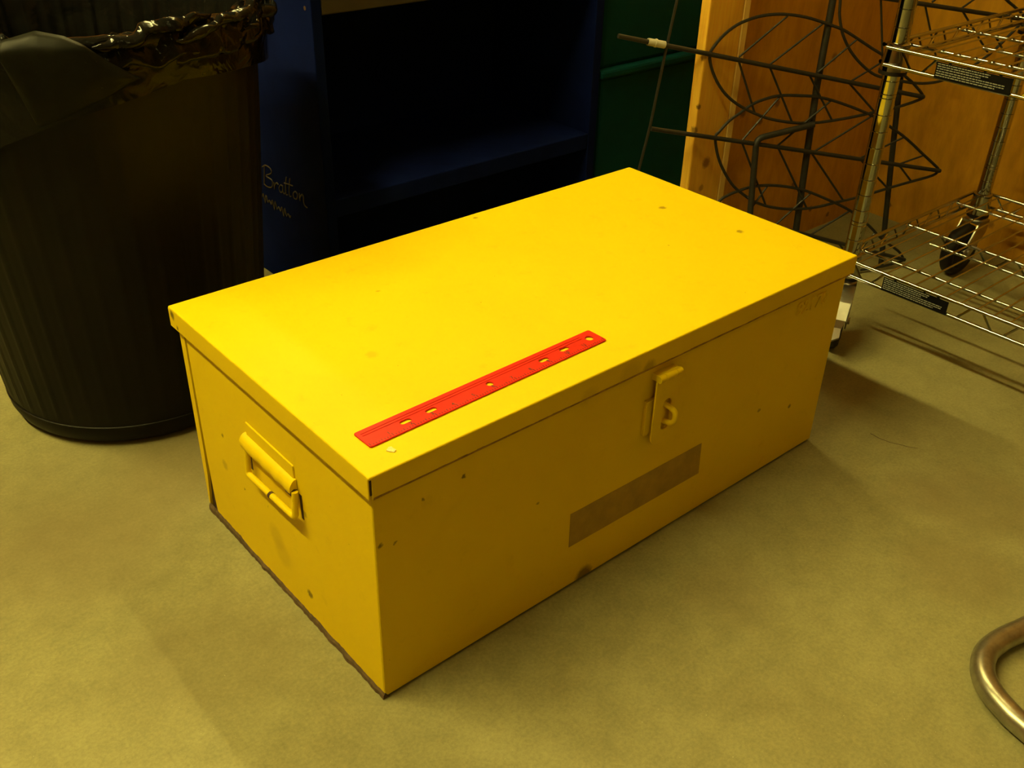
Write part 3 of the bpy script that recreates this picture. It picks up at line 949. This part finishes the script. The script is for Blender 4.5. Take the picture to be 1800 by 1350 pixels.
# leaf near the floor: same outline as the second, following its own rib
def shift_leaf(up, lo, veins, m_from, m_to, k=1.0):
    a, b = Vector(m_from[0] ), Vector(m_from[1])
    c, d = Vector(m_to[0]), Vector(m_to[1])
    s = (d - c).length / (b - a).length
    an = math.atan2((d - c).y, (d - c).x) - math.atan2((b - a).y, (b - a).x)
    def f(p):
        q = Vector(p) - a
        q = Vector((q.x * math.cos(an) - q.y * math.sin(an), q.x * math.sin(an) + q.y * math.cos(an))) * s * k
        r = c + q
        return [r.x, max(r.y, 0.006)]
    return [f(p) for p in up], [f(p) for p in lo], [[f(x), f(y)] for x, y in veins]
m3 = [[-0.012, 0.158], [0.4107, 0.018]]
u3, l3, vv3 = shift_leaf(up1, lo1, v1, mid1, m3)
# measured upper outline of the lowest leaf
u3 = [[-0.016, 0.160], [-0.0068, 0.1776], [0.0097, 0.186], [0.0251, 0.1903], [0.05, 0.1956], [0.0757, 0.1961], [0.102, 0.1935], [0.1357, 0.1868], [0.1706, 0.176], [0.2067, 0.1605], [0.2439, 0.1432], [0.2747, 0.1262], [0.316, 0.0964], [0.3529, 0.0641], [0.3934, 0.0375], [0.4107, 0.018]]
vv3 = [[[0.0445, 0.140], [0.086, 0.1950]], [[0.1096, 0.1185], [0.1778, 0.1723]], [[0.1886, 0.0920], [0.2693, 0.1302]], [[0.3078, 0.0530], [0.3342, 0.0807]]] + [v for v in vv3[4:]]
build_leaf(u3, l3, m3, vv3)
# upper right leaf
m0 = [[0.180, 0.5140], [0.575, 0.4526]]
u0, l0, vv0 = shift_leaf(up1, lo1, v1, mid1, m0)
l0 = [[0.1836, 0.5], [0.1855, 0.4798], [0.1927, 0.4566], [0.2022, 0.4382], [0.2189, 0.4164], [0.2421, 0.3953], [0.2683, 0.3777], [0.2951, 0.3679], [0.3533, 0.356], [0.3918, 0.3526], [0.4275, 0.3563], [0.470, 0.370], [0.515, 0.395], [0.550, 0.425]]
vv0 = vv0[:4] + [[[0.262, 0.5020], [0.2936, 0.3690]], [[0.3539, 0.4878], [0.4200, 0.3540]], [[0.4343, 0.4744], [0.5146, 0.3949]]]
build_leaf(u0, l0, m0, vv0)
# poles, leg and ties
tube('pole', [TP((0.1760, 0.66), 0.006), TP((0.1732, 0.50), 0.006), TP((0.1647, 0.3632), 0.006), TP((0.1627, 0.2454), 0.006), TP((0.1600, 0.004), 0.006)], 0.0062, M['iron'], trel, 10)
tube('thin_rod', [TP((-0.100, 0.62)), TP((-0.1182, 0.5118)), TP((-0.1322, 0.4354)), TP((-0.1515, 0.3194)), TP((-0.1661, 0.2543)), TP((-0.215, 0.004))], 0.0024, M['iron'], trel, 7)
tube('pole', [TP((0.335, 0.62), 0.012), TP((0.3393, 0.3764), 0.012), TP((0.3518, 0.2187), 0.012), TP((0.3678, 0.03), 0.012), TP((0.3700, 0.004), 0.012)], 0.0052, M['iron'], trel, 10)
leg = round_path([TP((0.160, 0.2985), -0.006), TP((0.049, 0.2830), -0.006), TP((0.0518, 0.1788), -0.006), TP((0.056, 0.004), -0.006)], 0.014)
tube('leg', leg, 0.0055, M['iron'], trel, 10)
tube('tape_wrap', [TP((-0.166, 0.4525), -0.003), TP((-0.136, 0.4460), -0.003)], 0.0058, M['tag'], trel, 10, label='pale tape wrapped round a rod')
tube('tape_band', [TP((-0.1535, 0.4500), -0.003), TP((-0.1505, 0.4492), -0.003)], 0.0068, M['tag'], trel, 10)

# ================================================================== CHROME WIRE CART
cx0, cx1, cyf, cyn = 1.039, 1.473, 0.166, -0.712
cart = thing('wire_cart', ((cx0 + cx1) / 2, (cyf + cyn) / 2, 0), 'chrome wire shelf cart on black casters right of the chest', 'cart')
C = M['chrome']
PR = 0.0127
def post_profile(z0, z1):
    prof = [(0.001, z0), (PR, z0)]
    z = z0 + 0.012
    i = 0
    while z < z1 - 0.01:
        for dz in ((0.0, 0.006) if i % 8 == 3 else (0.0,)):
            prof += [(PR, z + dz - 0.0009), (PR - 0.0011, z + dz), (PR, z + dz + 0.0009)]
        z += 0.0254
        i += 1
    prof += [(PR, z1), (0.001, z1)]
    return prof
# left far post groove phase
for (px, py) in ((cx0, cyf), (cx1, cyf), (cx0, cyn), (cx1, cyn)):
    lathe('post', post_profile(0.118, 1.30), (px, py), C, cart, 24)
E0, E1 = cx0 - 0.019, cx1 + 0.019     # shelf outer edges in x
F1, F0 = cyf + 0.019, cyn - 0.019     # far / near edges in y
wire_mesh = None
def shelf_unit(zt):
    bm = bmesh.new()
    zl = zt - 0.0245
    for xx in (E0, E1):
        for z in (zt, zl):
            add_tube(bm, [(xx, F1 - 0.012, z), (xx, F0 + 0.012, z)], 0.0031, 8)
    for yy in (F0, F1):
        for z in (zt, zl):
            add_tube(bm, [(E0 + 0.012, yy, z), (E1 - 0.012, yy, z)], 0.0031, 8)
    sh = link('shelf', bm_mesh(bm), C, cart, smooth=True)
    # zigzag trusses along the four sides and the middle beam
    def zig(p, q, n, r=0.0019, za=zt, zb=zl, nm='truss'):
        p, q = Vector(p), Vector(q)
        pts = []
        for k in range(n):
            for s, f in ((za, 0.0), (za, 0.22), (zb, 0.5), (zb, 0.72)):
                t = (k + f) / n
                v = p.lerp(q, t); v.z = s
                pts.append(v)
        bm = bmesh.new()
        add_tube(bm, pts, r, 6)
        return link(nm, bm_mesh(bm), C, sh, smooth=True)
    for xx in (E0, E1):
        zig((xx, F1 - 0.02, 0), (xx, F0 + 0.02, 0), 12)
    for yy in (F0, F1):
        zig((E0 + 0.02, yy, 0), (E1 - 0.02, yy, 0), 6)
    for xx, deep in ((cx0 + 0.042, False), (cx0 + 0.203, True), (cx0 + 0.372, False)):
        tube('beam', [(xx, F1 - 0.002, zt - 0.0045), (xx, F0 + 0.002, zt - 0.0045)], 0.0026, C, sh, 8)
        if deep:
            tube('beam', [(xx, F1 - 0.05, zl), (xx, F0 + 0.05, zl)], 0.0026, C, sh, 8)
            zig((xx, F1 - 0.05, 0), (xx, F0 + 0.05, 0), 12, za=zt - 0.0045)
    # deck wires: one object each, shared mesh
    global wire_mesh
    if wire_mesh is None:
        bm = bmesh.new()
        add_tube(bm, [(E0, 0, 0), (E1, 0, 0)], 0.0015, 6)
        wire_mesh = bm_mesh(bm, 'deck_wire')
        wire_mesh.materials.append(C)
        wire_mesh.polygons.foreach_set('use_smooth', [True] * len(wire_mesh.polygons))
        wire_mesh.set_sharp_from_angle(angle=math.radians(65))
    k = 0
    y = F1 - 0.0165
    while y > F0 + 0.01:
        o = bpy.data.objects.new('deck_wire', wire_mesh)
        COL.objects.link(o)
        o.parent = sh
        o.location = (0, y, zt - 0.0005)
        y -= 0.0254
    # corner sleeves with black rings
    for (px, py) in ((cx0, cyf), (cx1, cyf), (cx0, cyn), (cx1, cyn)):
        s = lathe('corner_sleeve', [(0.0130, zl - 0.010), (0.0195, zl - 0.009), (0.0165, zt + 0.004), (0.0132, zt + 0.006)], (px, py), C, sh, 24)
        lathe('sleeve_ring', [(0.0130, zl - 0.0145), (0.0205, zl - 0.0145), (0.0205, zl - 0.0095), (0.0130, zl - 0.0095)], (px, py), M['rubber'], sh, 24)
    # printed label hung on the left edge
    lb = box('label', (E0 - 0.0042, -0.0195, zl - 0.0005), (E0 - 0.0032, 0.0905, zt - 0.003), M['label_black'], sh, label='black label with rows of tiny grey print')
    bm = bmesh.new()
    rng = random.Random(int(zt * 1000))
    rows_ = [0.74, 0.72, 0.62, 0.97, 0.96, 0.84]
    zz = zt - 0.0052
    for r_, frac in enumerate(rows_):
        y = 0.0885
        end = 0.0885 - 0.102 * frac
        while y > end:
            wl = rng.uniform(0.0016, 0.0065)
            wl = min(wl, y - end + 0.0005)
            add_box(bm, (E0 - 0.00445, y - wl, zz - 0.0006), (E0 - 0.0041, y, zz + 0.0006))
            y -= wl + 0.0011
        zz -= 0.0031 if r_ != 2 else 0.0034
    link('label_print', bm_mesh(bm), M['label_print'], sh, kind='stuff')
    return sh
shelf_unit(0.1505)
shelf_unit(0.4835)

# casters
def caster(px, py, ang, brake):
    d = Vector((math.cos(ang), math.sin(ang), 0))      # trailing direction
    s = Vector((-d.y, d.x, 0))                          # axle direction
    p = Vector((px, py, 0))
    c = lathe('caster', [(0.004, 0.122), (0.0155, 0.120), (0.0165, 0.112), (0.0135, 0.110), (0.0175, 0.107), (0.0185, 0.101), (0.012, 0.098), (0.004, 0.097)], (px, py), M['zinc'], cart, 24, label='swivel caster')
    ax = p + d * 0.034 + Vector((0, 0, 0.0505))
    # fork cheeks
    bm = bmesh.new()
    for sg in (-1, 1):
        off = s * (0.0185 * sg)
        prof = [p - d * 0.017 + Vector((0, 0, 0.102)), p + d * 0.020 + Vector((0, 0, 0.104)), ax + d * 0.016 + Vector((0, 0, 0.004)), ax + d * 0.008 - Vector((0, 0, 0.013)), ax - d * 0.009 - Vector((0, 0, 0.012)), p - d * 0.015 + Vector((0, 0, 0.080))]
        a = [bm.verts.new(q + off) for q in prof]
        b = [bm.verts.new(q + off * 0.86) for q in prof]
        bm.faces.new(a); bm.faces.new(b[::-1])
        for i in range(len(prof)):
            bm.faces.new((a[i], b[i], b[(i + 1) % len(prof)], a[(i + 1) % len(prof)]))
    top = [p - d * 0.017 + s * 0.0185, p + d * 0.020 + s * 0.0185, p + d * 0.020 - s * 0.0185, p - d * 0.017 - s * 0.0185]
    a = [bm.verts.new(q + Vector((0, 0, 0.101))) for q in top]
    b = [bm.verts.new(q + Vector((0, 0, 0.105))) for q in top]
    bm.faces.new(a); bm.faces.new(b[::-1])
    for i in range(4):
        bm.faces.new((a[i], b[i], b[(i + 1) % 4], a[(i + 1) % 4]))
    if brake:
        up_ = Vector((0, 0, 1))
        hood = [(p + d * 0.020 + up_ * 0.106, 0.0185), (ax + d * 0.032 + up_ * 0.046, 0.0190), (ax + d * 0.049 + up_ * 0.022, 0.0175), (ax + d * 0.054 + up_ * 0.006, 0.0130)]
        va = [[bm.verts.new(q + s * (hw * sg) + d * dd) for sg in (-1, 1)] for q, hw in hood for dd in (0.0,)]
        vb = [[bm.verts.new(q + s * (hw * sg) - d * 0.002) for sg in (-1, 1)] for q, hw in hood]
        for A_, B_ in zip(va, va[1:]):
            bm.faces.new((A_[0], A_[1], B_[1], B_[0]))
        for A_, B_ in zip(vb, vb[1:]):
            bm.faces.new((A_[1], A_[0], B_[0], B_[1]))
        for k_ in (0, 1):
            for i_ in range(len(va) - 1):
                bm.faces.new((va[i_][k_], va[i_ + 1][k_], vb[i_ + 1][k_], vb[i_][k_]))
    link('fork', bm_mesh(bm), M['zinc'], c)
    # wheel as a lathe about the axle
    bm = bmesh.new()
    prof = [(0.010, -0.0135), (0.034, -0.0135), (0.036, -0.0115), (0.044, -0.0125), (0.0495, -0.0080), (0.0502, 0.0), (0.0495, 0.0080), (0.044, 0.0125), (0.036, 0.0115), (0.034, 0.0135), (0.010, 0.0135)]
    rings = []
    for r, t in prof:
        rings.append([bm.verts.new(ax + s * t + (d * math.cos(2 * PI * k / 32) + Vector((0, 0, 1)) * math.sin(2 * PI * k / 32)) * r) for k in range(32)])
    for A, B in zip(rings, rings[1:]):
        for k in range(32):
            bm.faces.new((A[k], A[(k + 1) % 32], B[(k + 1) % 32], B[k]))
    bm.faces.new(rings[0]); bm.faces.new(rings[-1][::-1])
    link('wheel', bm_mesh(bm), M['rubber'], c, smooth=True)
    tube('axle', [ax - s * 0.022, ax + s * 0.022], 0.006, M['zinc'], c, 12)
    if brake:
        bm = bmesh.new()
        q = [(0.052, 0.004, 0.013), (0.052, 0.004, -0.013), (0.066, -0.006, -0.014), (0.074, -0.012, 0.0), (0.066, -0.006, 0.014)]
        a = [bm.verts.new(ax + d * x + Vector((0, 0, z + 0.006)) + s * y) for x, z, y in q]
        b = [bm.verts.new(ax + d * x + Vector((0, 0, z + 0.003)) + s * y) for x, z, y in q]
        bm.faces.new(a); bm.faces.new(b[::-1])
        for i in range(5):
            bm.faces.new((a[i], b[i], b[(i + 1) % 5], a[(i + 1) % 5]))
        link('brake_pedal', bm_mesh(bm), M['zinc'], c)
caster(cx0, cyf, math.radians(206), True)
caster(cx1, cyf, math.radians(178), False)
caster(cx0, cyn, math.radians(-120), False)
caster(cx1, cyn, math.radians(-100), True)

# ================================================================== BENT STEEL TUBE ON THE FLOOR
tb = [(0.95, -0.470), (0.80, -0.425), (0.66, -0.386), (0.6081, -0.3739), (0.5722, -0.3654), (0.5415, -0.3640), (0.5145, -0.3737), (0.4948, -0.3921), (0.4823, -0.4169), (0.4764, -0.4376), (0.468, -0.490), (0.462, -0.60), (0.456, -0.75)]
sp = []
for i in range(len(tb) - 1):
    p0, p1, p2, p3 = (Vector(tb[max(0, min(len(tb) - 1, i + k - 1))] + (0.0,)) for k in range(4))
    for s in range(5):
        t = s / 5
        sp.append(0.5 * ((2 * p1) + (-p0 + p2) * t + (2 * p0 - 5 * p1 + 4 * p2 - p3) * t * t + (-p0 + 3 * p1 - 3 * p2 + p3) * t ** 3))
sp.append(Vector(tb[-1] + (0.0,)))
pts = [Vector((p.x, p.y, 0.0129)) for p in sp]
tag(tube('bent_tube', pts, 0.0127, M['steel'], None, 20), 'bent bare steel tube curving on the floor at the lower right', 'tube')
